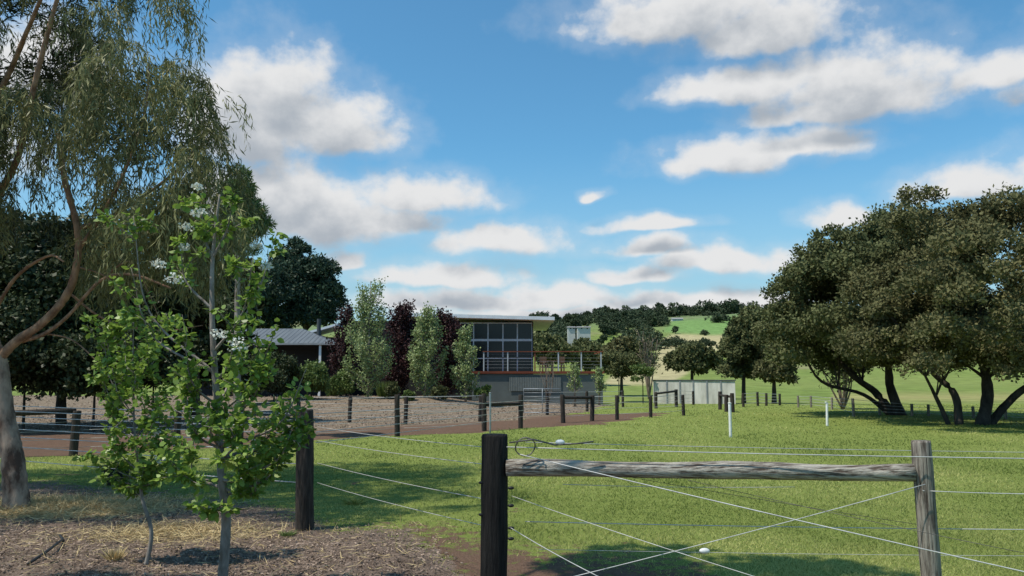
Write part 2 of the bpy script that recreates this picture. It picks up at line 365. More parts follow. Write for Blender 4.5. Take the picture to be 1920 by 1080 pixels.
P[8000:10000,0]=rng.uniform(-5.5,-.6,2000); P[8000:10000,1]=rng.uniform(5.5,9,2000)
r=np.hypot((P[:,0]-c[0])/.9,(P[:,1]-c[1])/.45); P[:,2]=tz(P[:,0],P[:,1])+.012+.07*np.exp(-r*r)*rng.random(n)
A=rng.normal(size=(n,3))*np.array([1,1,.3]); V=leafV(P,A,.07+.12*rng.random(n),.0025)
leafobj('straw_mulch',V,rng.random(n),L_straw); tag(bpy.data.objects['straw_mulch'],'loose yellow straw scattered round the foot of the leaning gum','straw',kind='stuff')
def tuft(px_,py_,n,hh,spread_,label,lm=L_shrub,wd=.004):
    g=G(px_,py_); g=np.array([g[0],g[1],float(tz(g[0],g[1]))]); a=rng.random(n)*6.28; rr=rng.random(n)*spread_
    A=np.stack([np.cos(a)*rr,np.sin(a)*rr,hh*(.5+.5*rng.random(n))],1); P=np.tile(g,(n,1))+np.stack([np.cos(a),np.sin(a),a*0],1)*spread_*.3*rng.random((n,1))
    o=leafobj('grass_tuft',leafV(P,A,np.linalg.norm(A,axis=1),wd),rng.random(n),lm,org=g); tag(o,label,'weed')
tuft(215,1052,160,.13,.14,'dry spiky grass tuft on the mulch left of the sapling foot',L_straw)
tuft(540,1005,120,.06,.12,'small green weed on the mulch left of the dark brown post')
tuft(665,945,200,.09,.2,'green grass tuft at the lawn edge right of the dark brown post',L_grass)
# ---------------------------------------------------------------- weeping gum
def weeping():
    b=G(33,957); D=b[1]; root=thing('weeping_gum_tree','tall weeping eucalyptus with drooping narrow olive leaves and leaning tan trunk','tree',(b[0],b[1],0))
    tp=curve([b+[0,0,-.1],W(24,860,D),W(8,770,D),W(0,690,D),W(-14,640,D),W(-45,520,D+.2),W(-70,350,D+.5),W(-40,150,D+.6),W(0,-50,D+.4),W(30,-350,D+.4)],12)
    MB().tube(tp,list(np.interp(np.linspace(0,1,len(tp)),[0,.03,.12,.2,.3,.5,1],[.185,.15,.125,.11,.10,.08,.03])),20,.14).build('trunk',M['bark_tan'],root,True)
    brs=[([(0,672),(30,640),(80,605),(128,548),(146,480),(143,420),(120,330),(110,250)],.060,.03,-.5),
         ([(40,640),(85,625),(130,590),(190,525),(250,515),(320,540)],.028,.012,-.6),
         ([(146,470),(180,420),(230,330),(270,220),(280,120)],.03,.01,-.5),
         ([(-40,420),(0,360),(35,290),(60,180),(90,60),(130,-80)],.05,.02,-1.6),
         ([(-20,600),(30,520),(90,480),(120,490)],.026,.01,-.6),
         ([(143,430),(220,400),(320,330),(390,260),(430,240)],.03,.008,.6),
         ([(-40,250),(20,130),(50,60),(80,-10)],.04,.02,-1.6),
         ([(128,548),(200,600),(300,620),(380,610)],.016,.005,.3),
         ([(190,525),(240,490),(270,530),(300,600)],.013,.004,-.2),([(85,625),(140,640),(200,700),(230,760)],.011,.004,-.4),
         ([(0,680),(-60,600),(-120,480)],.07,.03,0),([(146,500),(200,520),(260,580),(280,650)],.012,.003,-.2)]
    for pts,r0,r1,dd in brs:
        q=curve([W(a,c,D+dd*k/len(pts)) for k,(a,c) in enumerate(pts)],6)
        MB().tube(q,list(np.linspace(r0,r1,len(q))),9,.16).build('branch',M['bark_orange'],root,True)
    poly=[(-500,-450),(360,-450),(330,-10),(290,60),(335,120),(395,160),(425,240),(415,320),(440,370),(405,430),(320,445),(230,400),(130,400),(20,410),(-500,430)]
    gaps=[(40,75,38),(300,70,26),(355,110,20),(225,150,20),(130,30,22),(390,200,16),(70,330,26),(330,300,18)]
    C=[]
    while len(C)<185:
        qx=random.uniform(-430,440); qy=random.uniform(-420,470)
        if sdpoly(np.array([qx]),np.array([qy]),poly)[0]>10:
            if any(math.hypot(qx-a,qy+50-b_)<r_*2.1 for a,b_,r_ in gaps) and random.random()<.75: continue
            C.append((qx,qy,D+random.uniform(-1.7,2.0)))
    C+= [(405,240,D),(410,320,D),(430,375,D+.5),(370,165,D),(330,130,D-.4),(320,10,D),(390,410,D),(300,430,D),(350,350,D-1),(250,300,D-1.2),(200,200,D-1.4),(340,420,D+1),(200,380,D-1)]
    C+=[(random.uniform(160,430),random.uniform(400,540),D+random.uniform(1.0,2.2)) for _ in range(18)]
    LP=[];LA=[];LS=[]
    for (qx,qy,d) in C:
        c=W(qx,qy,d); R=random.uniform(.20,.46); nb=random.randint(5,8); tone=random.random()*.5; hmul=random.uniform(.5,1.15)
        for b_i in range(nb):
            ba=random.random()*6.283; br=R*math.sqrt(random.random()); bt=random.random()*.15
            for _ in range(int(6*R/.35)+1):
                a=ba+random.gauss(0,.3); rr=br+random.gauss(0,.04); hl=random.uniform(.4,1.0)*hmul
                st_=np.array([c[0]+rr*.6*math.cos(a),c[1]+rr*.6*math.sin(a),c[2]+.35*R*(1-(rr/R)**2)+random.uniform(-.08,.08)])
                ou=np.array([math.cos(a),math.sin(a),0])*rr*.95+np.array([.03,0,0])
                m=max(5,int(hl/.032)); t=np.linspace(0,1,m)[:,None]
                pp=st_+ou*(1-(1-t)**2)+np.array([0,0,-1])*hl*t**1.25+np.array([0,0,.08])*np.sin(t*3.14)
                pp=pp+rng.normal(size=(m,3))*.016
                LP.append(pp); tn=np.gradient(pp,axis=0); LA.append(rng.normal(size=(m,3))*.45+unit(tn)*.5+np.array([.05,0,-.7]))
                LS.append(tone+bt+.30*rng.random(m)+.15*(1-t[:,0]))
    P=np.concatenate(LP);A=np.concatenate(LA);sh=np.concatenate(LS); n=len(P); print('weep leaves',n)
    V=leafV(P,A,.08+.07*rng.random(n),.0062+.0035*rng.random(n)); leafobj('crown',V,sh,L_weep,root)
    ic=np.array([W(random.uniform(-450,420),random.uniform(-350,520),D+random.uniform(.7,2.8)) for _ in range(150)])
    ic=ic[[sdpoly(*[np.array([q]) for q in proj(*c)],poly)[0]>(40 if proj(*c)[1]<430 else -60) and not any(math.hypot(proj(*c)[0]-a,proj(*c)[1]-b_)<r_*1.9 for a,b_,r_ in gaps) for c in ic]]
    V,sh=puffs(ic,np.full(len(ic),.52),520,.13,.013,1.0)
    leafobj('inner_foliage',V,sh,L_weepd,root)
weeping()
# ---------------------------------------------------------------- young pears in front
def pear(name,label,D,tp,ends,r0,skip,flowers,lsz=.055):
    bw=W(tp[0][0],711,D); b=np.array([bw[0],D,0.]); root=thing(name,label,'tree',b)
    path=curve([b+[0,0,-.05]]+[W(a,c,D+dd) for a,c,dd in tp[1:]],5)
    MB().tube(path,list(np.linspace(r0,r0*.2,len(path))),10,.10).build('trunk',M['bark_grey'],root,True)
    LP=[];LA=[];br=MB(); arr=np.array(path)
    for (ex,ey,ed,rise) in ends:
        e=W(ex,ey,D+ed); L0=rise/F*D; zi=e[2]-L0; j=int(np.argmin(np.abs(arr[:,2]-zi))); s_=arr[j]
        mid=s_*.5+e*.5+np.array([(e[0]-s_[0])*.22,(e[1]-s_[1])*.2,-.09*np.linalg.norm(e-s_)])+rng.normal(size=3)*.02; q=curve([s_,mid,e],8)
        br.tube(q,list(np.linspace(r0*.30,.0022,len(q))),5,.1)
        tgt=[(q,6)]
        for _ in range(3):
            k=random.randint(7,len(q)-2); s2=q[k]; e2=s2+np.array([random.uniform(-.2,.2),random.uniform(-.15,.15),random.uniform(-.04,.24)]); q2=curve([s2,(s2+e2)/2+rng.normal(size=3)*.02,e2],4)
            br.tube(q2,list(np.linspace(.004,.0018,len(q2))),4); tgt.append((q2,2))
        for q,k0 in tgt:
            L=len(q)
            for k in range(k0,L):
                if random.random()<skip: continue
                pos=q[k]+(q[min(k+1,L-1)]-q[k])*random.random(); nl=random.randint(4,8)
                for _ in range(nl):
                    a=rng.normal(size=3)*[1,1,.7]+[0,0,.15]; a/=np.linalg.norm(a); LP.append(pos+a*random.uniform(.008,.04)); LA.append(a+[0,0,-.3])
    br.build('branch',M['bark_grey'],root,True)
    P=np.array(LP);A=np.array(LA);n=len(P)
    up=np.tile([-.1,-.3,1.],(n,1))+rng.normal(size=(n,3))*.65
    B=np.cross(A,up); B=np.cross(B,A)
    V=leafV(P,A,lsz*(.6+.65*rng.random(n)),lsz*.38*(.7+.5*rng.random(n)),True,B=B)
    cl=vnoise(P[:,0]*6,P[:,2]*6,3); leafobj('crown',V,.5*cl+.5*rng.random(n),L_pear,root); print(name,n)
    for fx,fy,fd,rr in flowers:
        c=W(fx,fy,D+fd); m=60; d=rdir(m)*rng.random((m,1))**.4*rr*np.array([1.25,1,.7]); V=leafV(c+d,rdir(m)+unit(d)*.5,.02,.009,True)
        leafobj('blossom_cluster',V,rng.random(m),L_blos,root)
pear('young_pear_tree','slender young pear tree with round bright leaves and white blossom, nearest tree',6.0,
 [(430,0,0),(424,980,0),(416,900,0),(410,800,.02),(403,700,0),(398,600,0),(398,500,.02),(404,430,0),(412,365,0)],
 [(250,405,0,300),(440,362,-.1,120),(520,435,.1,230),(475,480,-.2,180),(245,500,.2,200),(375,370,.1,130),(340,440,0,150),
  (575,690,0,150),(565,745,.2,110),(520,610,-.2,170),(550,800,-.1,90),(530,860,.1,60),(470,830,-.3,80),(345,630,-.3,130),(350,760,-.2,90),(460,720,-.3,110),
  (480,920,-.1,0),(390,955,-.2,0),(440,600,-.3,120),(360,850,.2,60),(520,740,.3,120),(440,650,.3,110),(345,890,-.2,20),(490,880,.2,40),(430,800,-.3,60),(500,680,-.3,110),(390,780,-.3,60),(450,860,-.3,40),(350,690,-.2,90)],
 .040,.30,[(372,398,-.05,.045),(297,495,-.2,.05),(327,523,-.2,.06),(445,645,-.45,.07),(345,463,-.05,.035),(411,626,-.45,.045),(370,350,.1,.035),(350,425,0,.045),(500,500,0,.04),(480,460,0,.03)],.056)
pear('young_pear_tree','thin leaning pear sapling with small leaves, left of the nearest young tree',7.15,
 [(290,0,0),(284,1000,0),(268,940,0),(262,900,0),(252,800,0),(250,700,.02),(250,600,0)],
 [(195,640,0,130),(232,575,0,60),(312,600,.1,130),(190,715,.2,110),(325,690,-.1,110),(205,800,-.2,80),(315,790,.2,90),(225,860,.1,50),(325,870,-.2,40),(290,650,-.2,80),(210,690,-.1,90),(300,740,.2,70),(220,760,.3,60),(290,890,0,20),(205,590,.1,130),(310,850,.2,40),(255,820,-.2,50),(255,690,-.25,60),(275,770,-.2,50),(185,680,.1,110),(200,840,0,60),(240,905,.1,20),(270,870,-.2,40),(235,640,.2,80)],
 .020,.22,[(305,862,-.2,.045),(290,810,-.2,.03)],.054)
# shade tree: rooted left of the frame, its high leaning crown casts the dappled shade in front
def shade_tree(bx,by,centres,label,nl=330):
    root=thing('shade_tree',label,'tree',(bx,by,0)); mb=MB(); C=[]
    mb.tube(curve([(bx,by,-.1),(bx-.1,by,3),(bx+.9,by+.1,5.6)],5),list(np.linspace(.16,.08,11)),8,.1)
    for (x_,y_,z_,r_,n_) in centres: C.append(ellip((x_,y_,z_),(r_,r_*.8,r_*.5),n_,.1,1,-.9))
    C=np.concatenate(C); limbs(mb,(bx+.9,by+.1,5.5),C[::2],.05,.012,5); mb.build('trunk',M['bark_grey'],root,True)
    V,sh=puffs(C,np.full(len(C),.34),nl,.11,.034,.8); leafobj('crown',V,sh,L_gum,root)
shade_tree(-5.2,3.9,[(-2.6,5.5,7.2,1.1,18),(-1.3,5.3,7.0,.8,10),(-6.4,5.0,6.2,.8,8)],'leafy tree rooted left of the frame whose high crown shades the bare soil')
# ---------------------------------------------------------------- fences
def post(mb,x,y,z0,z1,r,lean=(0,0),n=12,jit=.07):
    zz=[z0]+[z0+(z1-z0)*k/8 for k in range(1,8)]+[z1-.015,z1]; rr=[r*1.03]+[r*(1+.03*random.uniform(-1,1)) for k in range(1,8)]+[r*.98,r*.90]
    mb.tube([(x+lean[0]*(q-z0),y+lean[1]*(q-z0),q) for q in zz],rr,n,jit); return mb
def sag(a,b,s=.01,n=8):
    a=np.array(a);b=np.array(b); return [a+(b-a)*k/n-np.array([0,0,4*s*(k/n)*(1-k/n)]) for k in range(n+1)]
def ball(mb,c,r):
    c=np.array(c); pts=[];rad=[]
    for k in range(9):
        a=math.pi*k/8; pts.append(c+np.array([-math.cos(a)*r[0],0,0])); rad.append(max(.001,math.sin(a)*r[1]))
    mb.tube(pts,rad,12)
bp=W(928,711,5.7); gp=W(1722,711,5.35); lp=W(577,711,8.8)
fr=thing('wire_fence','foreground wire fence with black post, weathered grey rail and grey end post','fence',(bp[0],5.7,0))
o=post(MB(),bp[0]-.008,5.7,-.2,W(925,814,5.7)[2],.094,(.006,0),18).build('post',M['char'],fr,True); o['label']='thick charred black post in the foreground'
o=post(MB(),gp[0]+.02,5.35,-.2,W(1718,826,5.35)[2],.062,(-.02,0),14).build('post',M['greywood'],fr,True); o['label']='weathered grey post at the right end of the rail'
o=post(MB(),lp[0]+.02,8.8,-.2,W(572,768,8.8)[2],.098,(-.03,0),14).build('post',M['darkwood'],fr,True); o['label']='dark brown post beside the young pear tree'
ra=W(950,877,5.66); rb=W(1712,887,5.36); pts=[ra+(rb-ra)*k/22+np.array([0,0,.004*math.sin(k*.6)]) for k in range(23)]
MB().tube(pts,[.056+.004*math.sin(k*.55+1)+.0015*random.uniform(-1,1) for k in range(23)],18,.06).build('rail',M['greyrail'],fr,True)
def wire(a,b,r=.0038,s=.01,m='wire',nm='wire',par=None):
    MB().tube(sag(a,b,s),r,5).build(nm,M[m],par or fr,True)
wire(W(950,838,5.62),W(2100,862,5.1),.0036)
wire(W(985,829,5.75),W(2100,850,6.2),.0022)
wire(W(1055,908,5.6),W(1490,913,5.6),.0022)
wire(W(985,978,5.7),W(2100,994,5.3),.0031)
wire(W(1730,920,5.3),W(2100,926,5.1),.0029)
wire(W(1010,1030,6.1),W(2100,1043,5.9),.0018)
wire(W(975,852,5.55),W(2100,1112,4.2),.0036)
wire(W(1735,908,5.25),W(1040,1090,5.4),.0028)
wire(W(960,930,5.62),W(1460,1095,4.6),.0022)
wire(W(1000,862,5.6),W(1730,985,5.6),.0018,m='wiredark')
wire(W(1290,900,5.7),W(1960,1045,4.6),.0018,m='wiredark')
for yy,y2 in ((800,838),(826,870),(868,935),(905,985)):
    wire(W(595,yy,8.7),W(905,y2,5.75),.0026,.015)
for a,b in (((958,990,5.55),(1150,1095,4.6)),): wire(W(*a),W(*b),.0028)
for yy,y2 in ((776,748),(788,757),(800,766),(813,776),(828,787),(845,800),(870,815),(905,835)): wire(W(562,yy,8.9),W(-250,y2,15),.0060,.03)
for yy,y2 in ((776,744),(792,752),(810,760),(830,770)): wire(W(592,yy,9),W(1050,y2,32),.0045,.03)
c=W(985,838,5.55); q=[c+np.array([.068*math.cos(t*.5)*(1+.1*math.sin(t)),-.01+.0015*t,.062*math.sin(t*.5)+.0]) for t in range(0,30)]
MB().tube(q,.0042,6).build('wire_coil',M['wiredark'],fr,True)
MB().tube([W(955,830,5.55),W(1000,824,5.5),W(1040,834,5.5),W(1080,832,5.5),W(1113,828,5.5)],.006,6).build('spring_handle',M['wiredark'],fr,True)
for a in ((1050,829,5.5),(1321,1033,5.0)):
    mb=MB(); ball(mb,W(*a),(.032,.018)); mb.build('insulator',M['white'],fr,True)
for yy in (915,948,990,1010):
    w=W(958,yy,5.62); m1=MB(); ball(m1,w,(.022,.012)); m1.build('wire_clip',M['black'],fr,True)
for yy in (905,965):
    w=W(902,yy,5.66); m1=MB(); ball(m1,w,(.018,.010)); m1.build('wire_clip',M['black'],fr,True)
def fence(name,label,posts,rails=(),wires=(),hts=(.25,.5,.75,1.0),r=.075,wr=.006,mat_='darkwood',cat='fence'):
    g0=G(posts[0][0],posts[0][2]); root=thing(name,label,cat,g0); tops=[]
    for p in posts:
        g=G(p[0],p[2]); t=W(p[0],p[1],g[1]); rr=p[3] if len(p)>3 else r; mm=p[4] if len(p)>4 else mat_
        post(MB(),g[0],g[1],-.1,t[2],rr,(random.uniform(-.03,.03),0)).build('post',M[mm],root,True); tops.append((g[0],g[1],t[2]))
    for (i,j,f) in rails:
        a=np.array(tops[i]);b=np.array(tops[j]); a[2]*=f;b[2]*=f; MB().tube([a,(a+b)/2,b],.06,8,.1).build('rail',M['darkwood'],root,True)
    for (i,j) in wires:
        for h in hts:
            a=np.array(tops[i]);b=np.array(tops[j]); a[2]*=h*.95;b[2]*=h*.95; d=(a[1]+b[1])/2
            MB().tube(sag(a,b,.01,3),max(wr*.6,.00022*d),4).build('wire',M['wire'],root,True)
    return root
fence('wire_fence','dark post and rail wire fence behind the weeping gum at far left',[(-60,778,860),(137,770,855,.085),(330,762,845),(450,752,835)],[(0,1,1.0)],[(0,1),(1,2),(2,3)],(.2,.4,.6,.8,1.0))
fence('wire_fence','wire fence of dark posts along the red dirt drive in front of the house',[(450,752,835),(745,740,818),(908,738,808,.08),(976,740,803,.08)],[(2,3,.72)],[(0,1),(1,2)],(.2,.4,.6,.8,1.0))
fence('wire_fence','short dark railed fence section between metal gate and white marker post',[(1056,740,793,.085),(1110,741,789,.085),(1157,741,787),(1220,742,783),(1282,740,779)],[(0,1,.9)],[(0,1),(1,2),(2,3),(3,4)])
fence('wire_fence','thin wire fence with dark posts at the foot of the garden bed',[(560,742,792),(655,742,792),(760,742,796),(900,740,790),(1026,733,778),(1101,733,771),(1168,732,763)],[],[(0,1),(1,2),(2,3),(4,5),(5,6)])
fence('wire_fence','dark fence corner with short rail in front of the concrete tank',[(1230,735,766,.09),(1268,730,763,.1),(1300,733,758)],[(0,1,.9)],[(0,1),(1,2)])
fence('wire_fence','cluster of stout dark strainer posts right of the concrete tank',[(1350,734,768,.1),(1362,740,772,.1),(1374,737,773,.1),(1394,737,763),(1421,735,761),(1437,737,761),(1462,738,760)],[(0,2,.8)],[(3,4),(4,5),(5,6)])
fence('wire_fence','low wire fence under the big spreading trees at right',[(1497,742,764,.06),(1521,742,764,.06),(1560,745,768,.06),(1601,747,782,.06),(1650,752,778,.06),(1710,757,780,.06),(1741,758,780,.06),(1768,762,781,.06),(1826,762,784,.06),(1886,764,786,.06),(1960,766,790,.06)],[],[(i,i+1) for i in range(10)],mat_='greywood')
for (a,t,b,l) in ((1370,757,820,'white marker post standing on the lawn, nearer one'),(1551,755,799,'short white marker post leaning beside the big trees'),(919,738,812,'pale grey pipe standing beside the dark drive fence post')):
    g=G(a,b); top=W(a,t,g[1]); rr=.042 if a!=919 else .03
    root=thing('marker_post',l,'post',g); post(MB(),g[0],g[1],-.05,top[2],rr,(.03 if a==1551 else 0,0),jit=0).build('pipe',M['white'] if a!=919 else M['steel'],root,True)
    m1=MB(); m1.tube([(g[0],g[1],top[2]),(g[0],g[1],top[2]+.03)],rr*1.15,12); m1.build('cap',M['white'] if a!=919 else M['steel'],root,True)
# metal gate
Yg=36.; a=W(982,774,Yg); b=W(1052,774,Yg); zt=W(982,729,Yg)[2]; root=thing('farm_gate','galvanised tubular farm gate between dark posts below the deck','gate',(a[0],Yg,0))
MB().tube([(a[0],Yg,.12),(a[0],Yg,zt),(b[0],Yg,zt),(b[0],Yg,.12),(a[0],Yg,.12)],.02,8).build('gate_frame',M['steel'],root,True)
for k in range(1,6):
    z_=.12+(zt-.12)*k/6; MB().tube([(a[0],Yg,z_),(b[0],Yg,z_)],.010,6).build('rail',M['steel'],root,True)
xm=(a[0]+b[0])/2; MB().tube([(xm,Yg-.02,.12),(xm,Yg-.02,zt)],.012,6).build('stile',M['steel'],root,True)
# bucket and hose
g=G(215,908); root=thing('black_tub','black plastic tub standing in the shade behind the sapling','tub',g)
MB().tube([g,g+[0,0,.02],g+[0,0,.26],g+[0,0,.28],g+[0,0,.28],g+[0,0,.05]],[.17,.175,.205,.215,.19,.16],20).build('tub_body',M['black'],root,True)
q=curve([G(52,1062)+[0,0,.02],G(85,1046)+[0,0,.05],G(108,1028)+[0,0,.05],G(117,1015)+[0,0,.02],G(112,1006)+[0,0,.01]],6)
o=MB().tube(q,.013,8).build('hose',M['black'],None,True,org=G(85,1046)); tag(o,'short curved black irrigation hose lying on the mulch','hose')
# ---------------------------------------------------------------- house
Y=58.; sc=Y/F
def Zp(py,Yy=Y): return W(960,py,Yy)[2]
hx0,hx1=W(640,650,Y)[0],W(1000,650,Y)[0]; wz0,wz1=Zp(701),Zp(604)
H=thing('house','modern flat roofed house with tall window wall and deck','house',((hx0+hx1)/2,Y,0))
gx0=W(862,650,Y)[0]
mb=MB(); mb.box(hx0,gx0,Y,Y+.3,-.3,wz1+.1); mb.box(hx0,hx0+.3,Y+.31,Y+12,-.3,wz1); mb.box(hx1-.25,hx1,Y+.31,Y+12,-.3,wz1+.05); mb.box(hx0,hx1,Y+12.01,Y+12.3,-.3,wz1); mb.box(gx0+.003,hx1,Y-.0,Y+.3,-.3,wz0-.02)
mb.build('wall',M['housewall'],H)
MB().box(gx0-.5,hx1-.3,Y+3,Y+3.1,wz0,wz1-.1).build('inner_wall',M['interior'],H)
r0=W(735,586,Y-1.2)[0]; r1=W(1040,598,Y-1.2)[0]; zt0=Zp(586,Y-1.2); zt1=Zp(594,Y-1.2)
MB().slab([(r0,Y-1.2,zt0),(r1,Y-1.2,zt1),(r1,Y+13,zt1+.1),(r0,Y+13,zt0+.1)],.24).build('roof',M['roofwhite'],H)
cols=[862,888,915,943,970,998]; rows=[(605,634),(638,668),(672,700)]
ft=.07
for i in range(5):
    for j,(t,b_) in enumerate(rows):
        xa,xb=W(cols[i],650,Y)[0],W(cols[i+1],650,Y)[0]; za,zb=Zp(b_+ (4 if j<2 else 0)),Zp(t)
        m1=MB(); m1.box(xa,xb,Y-.1,Y-.02,zb-ft*(.5 if j==2 else 1),zb); m1.box(xa,xb,Y-.1,Y-.02,za,za+ft*(.4 if j==1 else 1.3)); m1.box(xa,xa+ft*.6,Y-.1,Y-.02,za+ft*1.3,zb-ft); m1.box(xb-ft*.6,xb-.005,Y-.1,Y-.02,za+ft*1.3,zb-ft)
        wn=m1.build('window',M['frame'],H); MB().box(xa+ft*.6,xb-ft*.6,Y-.06,Y-.045,za+ft*.4,zb-ft*.5).build('pane',M['glass'],wn)
# deck
Yd=54.; dx0=W(885,700,Yd)[0]; dx1=W(1130,700,Yd)[0]; dz=Zp(696,Yd)
Dk=thing('raised_deck','raised deck with red timber edge on a grey rendered base beside the window wall','deck',((dx0+dx1)/2,Yd,0))
MB().box(dx0,dx1,Yd,Yd+6,-.3,dz-.2).build('base_wall',M['grender'],Dk)
MB().box(dx0-.1,dx1+.1,Yd-.12,Y-.12,dz-.16,dz).build('deck_floor',M['redwood'],Dk)
m1=MB(); cx0=W(955,700,Yd)[0]; cx1=W(1052,700,Yd)[0]; npt=60; zc0,zc1=Zp(733,Yd),Zp(707,Yd)
for k in range(npt):
    xa=cx0+(cx1-cx0)*k/npt; xb=cx0+(cx1-cx0)*(k+1)/npt; ya=Yd-.06-.015*(k%2); yb=Yd-.06-.015*((k+1)%2)
    m1.poly([(xa,ya,zc0),(xb,yb,zc0),(xb,yb,zc1),(xa,ya,zc1)])
m1.build('corrugated_panel',M['corr'],Dk)
rt=Zp(659,Yd)
MB().box(W(905,700,Yd)[0],dx1+.05,Yd-.12,Yd+.02,rt-.04,rt+.02).build('handrail',M['redwood'],Dk)
for pxx in (907,952,1003,1047,1090,1127):
    xx=W(pxx,700,Yd)[0]; MB().box(xx-.04,xx+.04,Yd-.09,Yd-.01,dz,rt-.04).build('railing_post',M['frame'] if pxx!=1003 else M['redwood'],Dk)
for k in range(1,6): MB().tube([(W(907,700,Yd)[0],Yd-.05,dz+(rt-dz)*k/6),(dx1,Yd-.05,dz+(rt-dz)*k/6)],.005,4).build('railing_wire',M['steel'],Dk)
MB().box(dx1-.06,dx1+.04,Yd+.05,Y+1,rt-.04,rt+.02).build('handrail',M['redwood'],Dk)
def furn(px_,Yy,kind,label):
    x0=W(px_,690,Yy)[0]; t=thing('outdoor_'+kind,label,kind,(x0,Yy,dz))
    if kind=='table':
        MB().box(x0-.75,x0+.75,Yy-.4,Yy+.4,dz+.70,dz+.75).build('tabletop',M['brown'],t); pp=[(-.65,-.3),(.65,-.3),(-.65,.3),(.65,.3)]; hh=.70; r_=.04
    else:
        MB().box(x0-.24,x0+.24,Yy-.24,Yy+.24,dz+.43,dz+.47).build('seat',M['brown'],t); MB().box(x0-.24,x0+.24,Yy-.24,Yy-.20,dz+.55,dz+1.0).build('backrest',M['brown'],t); pp=[(-.2,-.2),(.2,-.2),(-.2,.2),(.2,.2)]; hh=.43; r_=.03
    for a_,b_ in pp: MB().box(x0+a_-r_,x0+a_+r_,Yy+b_-r_,Yy+b_+r_,dz,dz+hh).build('leg',M['brown'],t)
furn(1035,55.6,'table','brown timber table standing on the deck')
furn(1018,54.8,'chair','brown timber chair at the left end of the deck table')
furn(1052,54.8,'chair','brown timber chair at the right end of the deck table')
# low wing with hip roof
Yw=51.; a0=W(300,650,Yw)[0]; a1=W(630,650,Yw)[0]; ez=Zp(644,Yw); rz=Zp(618,Yw)
Wg=thing('house_wing','low house wing with grey hipped roof and pale verandah post','house',((a0+a1)/2,Yw,0))
MB().box(a0+1,a1-1.2,Yw+1.6,Yw+7,-.2,ez-.05).build('wall',M['housewall'],Wg)
m1=MB(); e0=(a0,Yw-.3,ez);e1=(a1,Yw-.3,ez);e2=(a1,Yw+8,ez);e3=(a0,Yw+8,ez); q0=(a0+3,Yw+3.8,rz+.3);q1=(a1-3.2,Yw+3.8,rz+.3)
m1.poly([e0,e1,q1,q0]);m1.poly([e1,e2,q1]);m1.poly([e2,e3,q0,q1]);m1.poly([e3,e0,q0]); rf=m1.build('roof',M['roofgrey'],Wg)
mb=MB()
for k in range(36):
    f=k/35; xa=a0+.2+(a1-a0-.4)*f; tt=min(1,(xa-a0)/3,(a1-xa)/3.2); mb.tube([(xa,Yw-.3,ez+.0),(xa,Yw-.3+4.1*tt,ez+(rz+.3-ez)*tt+.0)],.02,4)
mb.build('roof_rib',M['roofgrey'],rf)
MB().box(a0-.02,a1+.02,Yw-.40,Yw-.3,ez-.10,ez+.02).build('gutter',M['gutter'],Wg)
MB().box(a0+.1,a1-.1,Yw-.28,Yw+1.58,ez-.10,ez-.04).build('verandah_ceiling',M['interior'],Wg)
for pxx in (602,480): xx=W(pxx,650,Yw)[0]; MB().box(xx-.07,xx+.07,Yw-.25,Yw-.11,-.2,ez-.12).build('verandah_post',M['roofwhite'] if pxx==602 else M['darkcap'],Wg)
cxx=W(598,610,54)[0]; mb=MB(); mb.tube([(cxx,54,ez),(cxx,54,Zp(598,54))],.14,10); mb.build('flue',M['darkcap'],Wg)
p1=W(565,625,55.);p2=W(632,606,55.)
SR=thing('skillion_roof','white edged skillion roof rising between the wing and the main house','roof',(p1[0],55.,0))
MB().slab([p1,p2,p2+[0,3,0],p1+[0,3,0]],.16).build('roof_sheet',M['roofwhite'],SR)
MB().box(p1[0]+.3,p2[0],55.3,57.7,-.2,p1[2]-.25).build('wall',M['housewall'],SR)
# concrete tank
Yt=60.; t0=W(1226,711,Yt)[0]; t1=W(1378,711,Yt-4)[0]; zt=Zp(712,Yt)
T=thing('concrete_tank','long low pale concrete tank with dark lid edge beyond the lawn','tank',((t0+t1)/2,Yt,0))
m1=MB(); q=[(t0,Yt,zt),(t1,Yt-4,zt),(t1+1.0,Yt+1,zt),(t0+.8,Yt+5,zt)]; m1.slab([(a,b,zt-.08) for a,b,c in q],2.2); m1.build('tank_wall',M['concrete'],T)
m1=MB(); cxq=sum(p[0] for p in q)/4; cyq=sum(p[1] for p in q)/4; m1.slab([(cxq+(a-cxq)*1.015,cyq+(b-cyq)*1.03,zt) for a,b,c in q],.075); m1.build('tank_lid',M['darkcap'],T)
for k in range(1,6):
    f=k/6; xa=t0+(t1-t0)*f; ya=Yt-4*f; MB().box(xa-.05,xa+.05,ya-.08,ya+.02,-.3,zt-.085).build('panel_joint',M['gutter'],T)
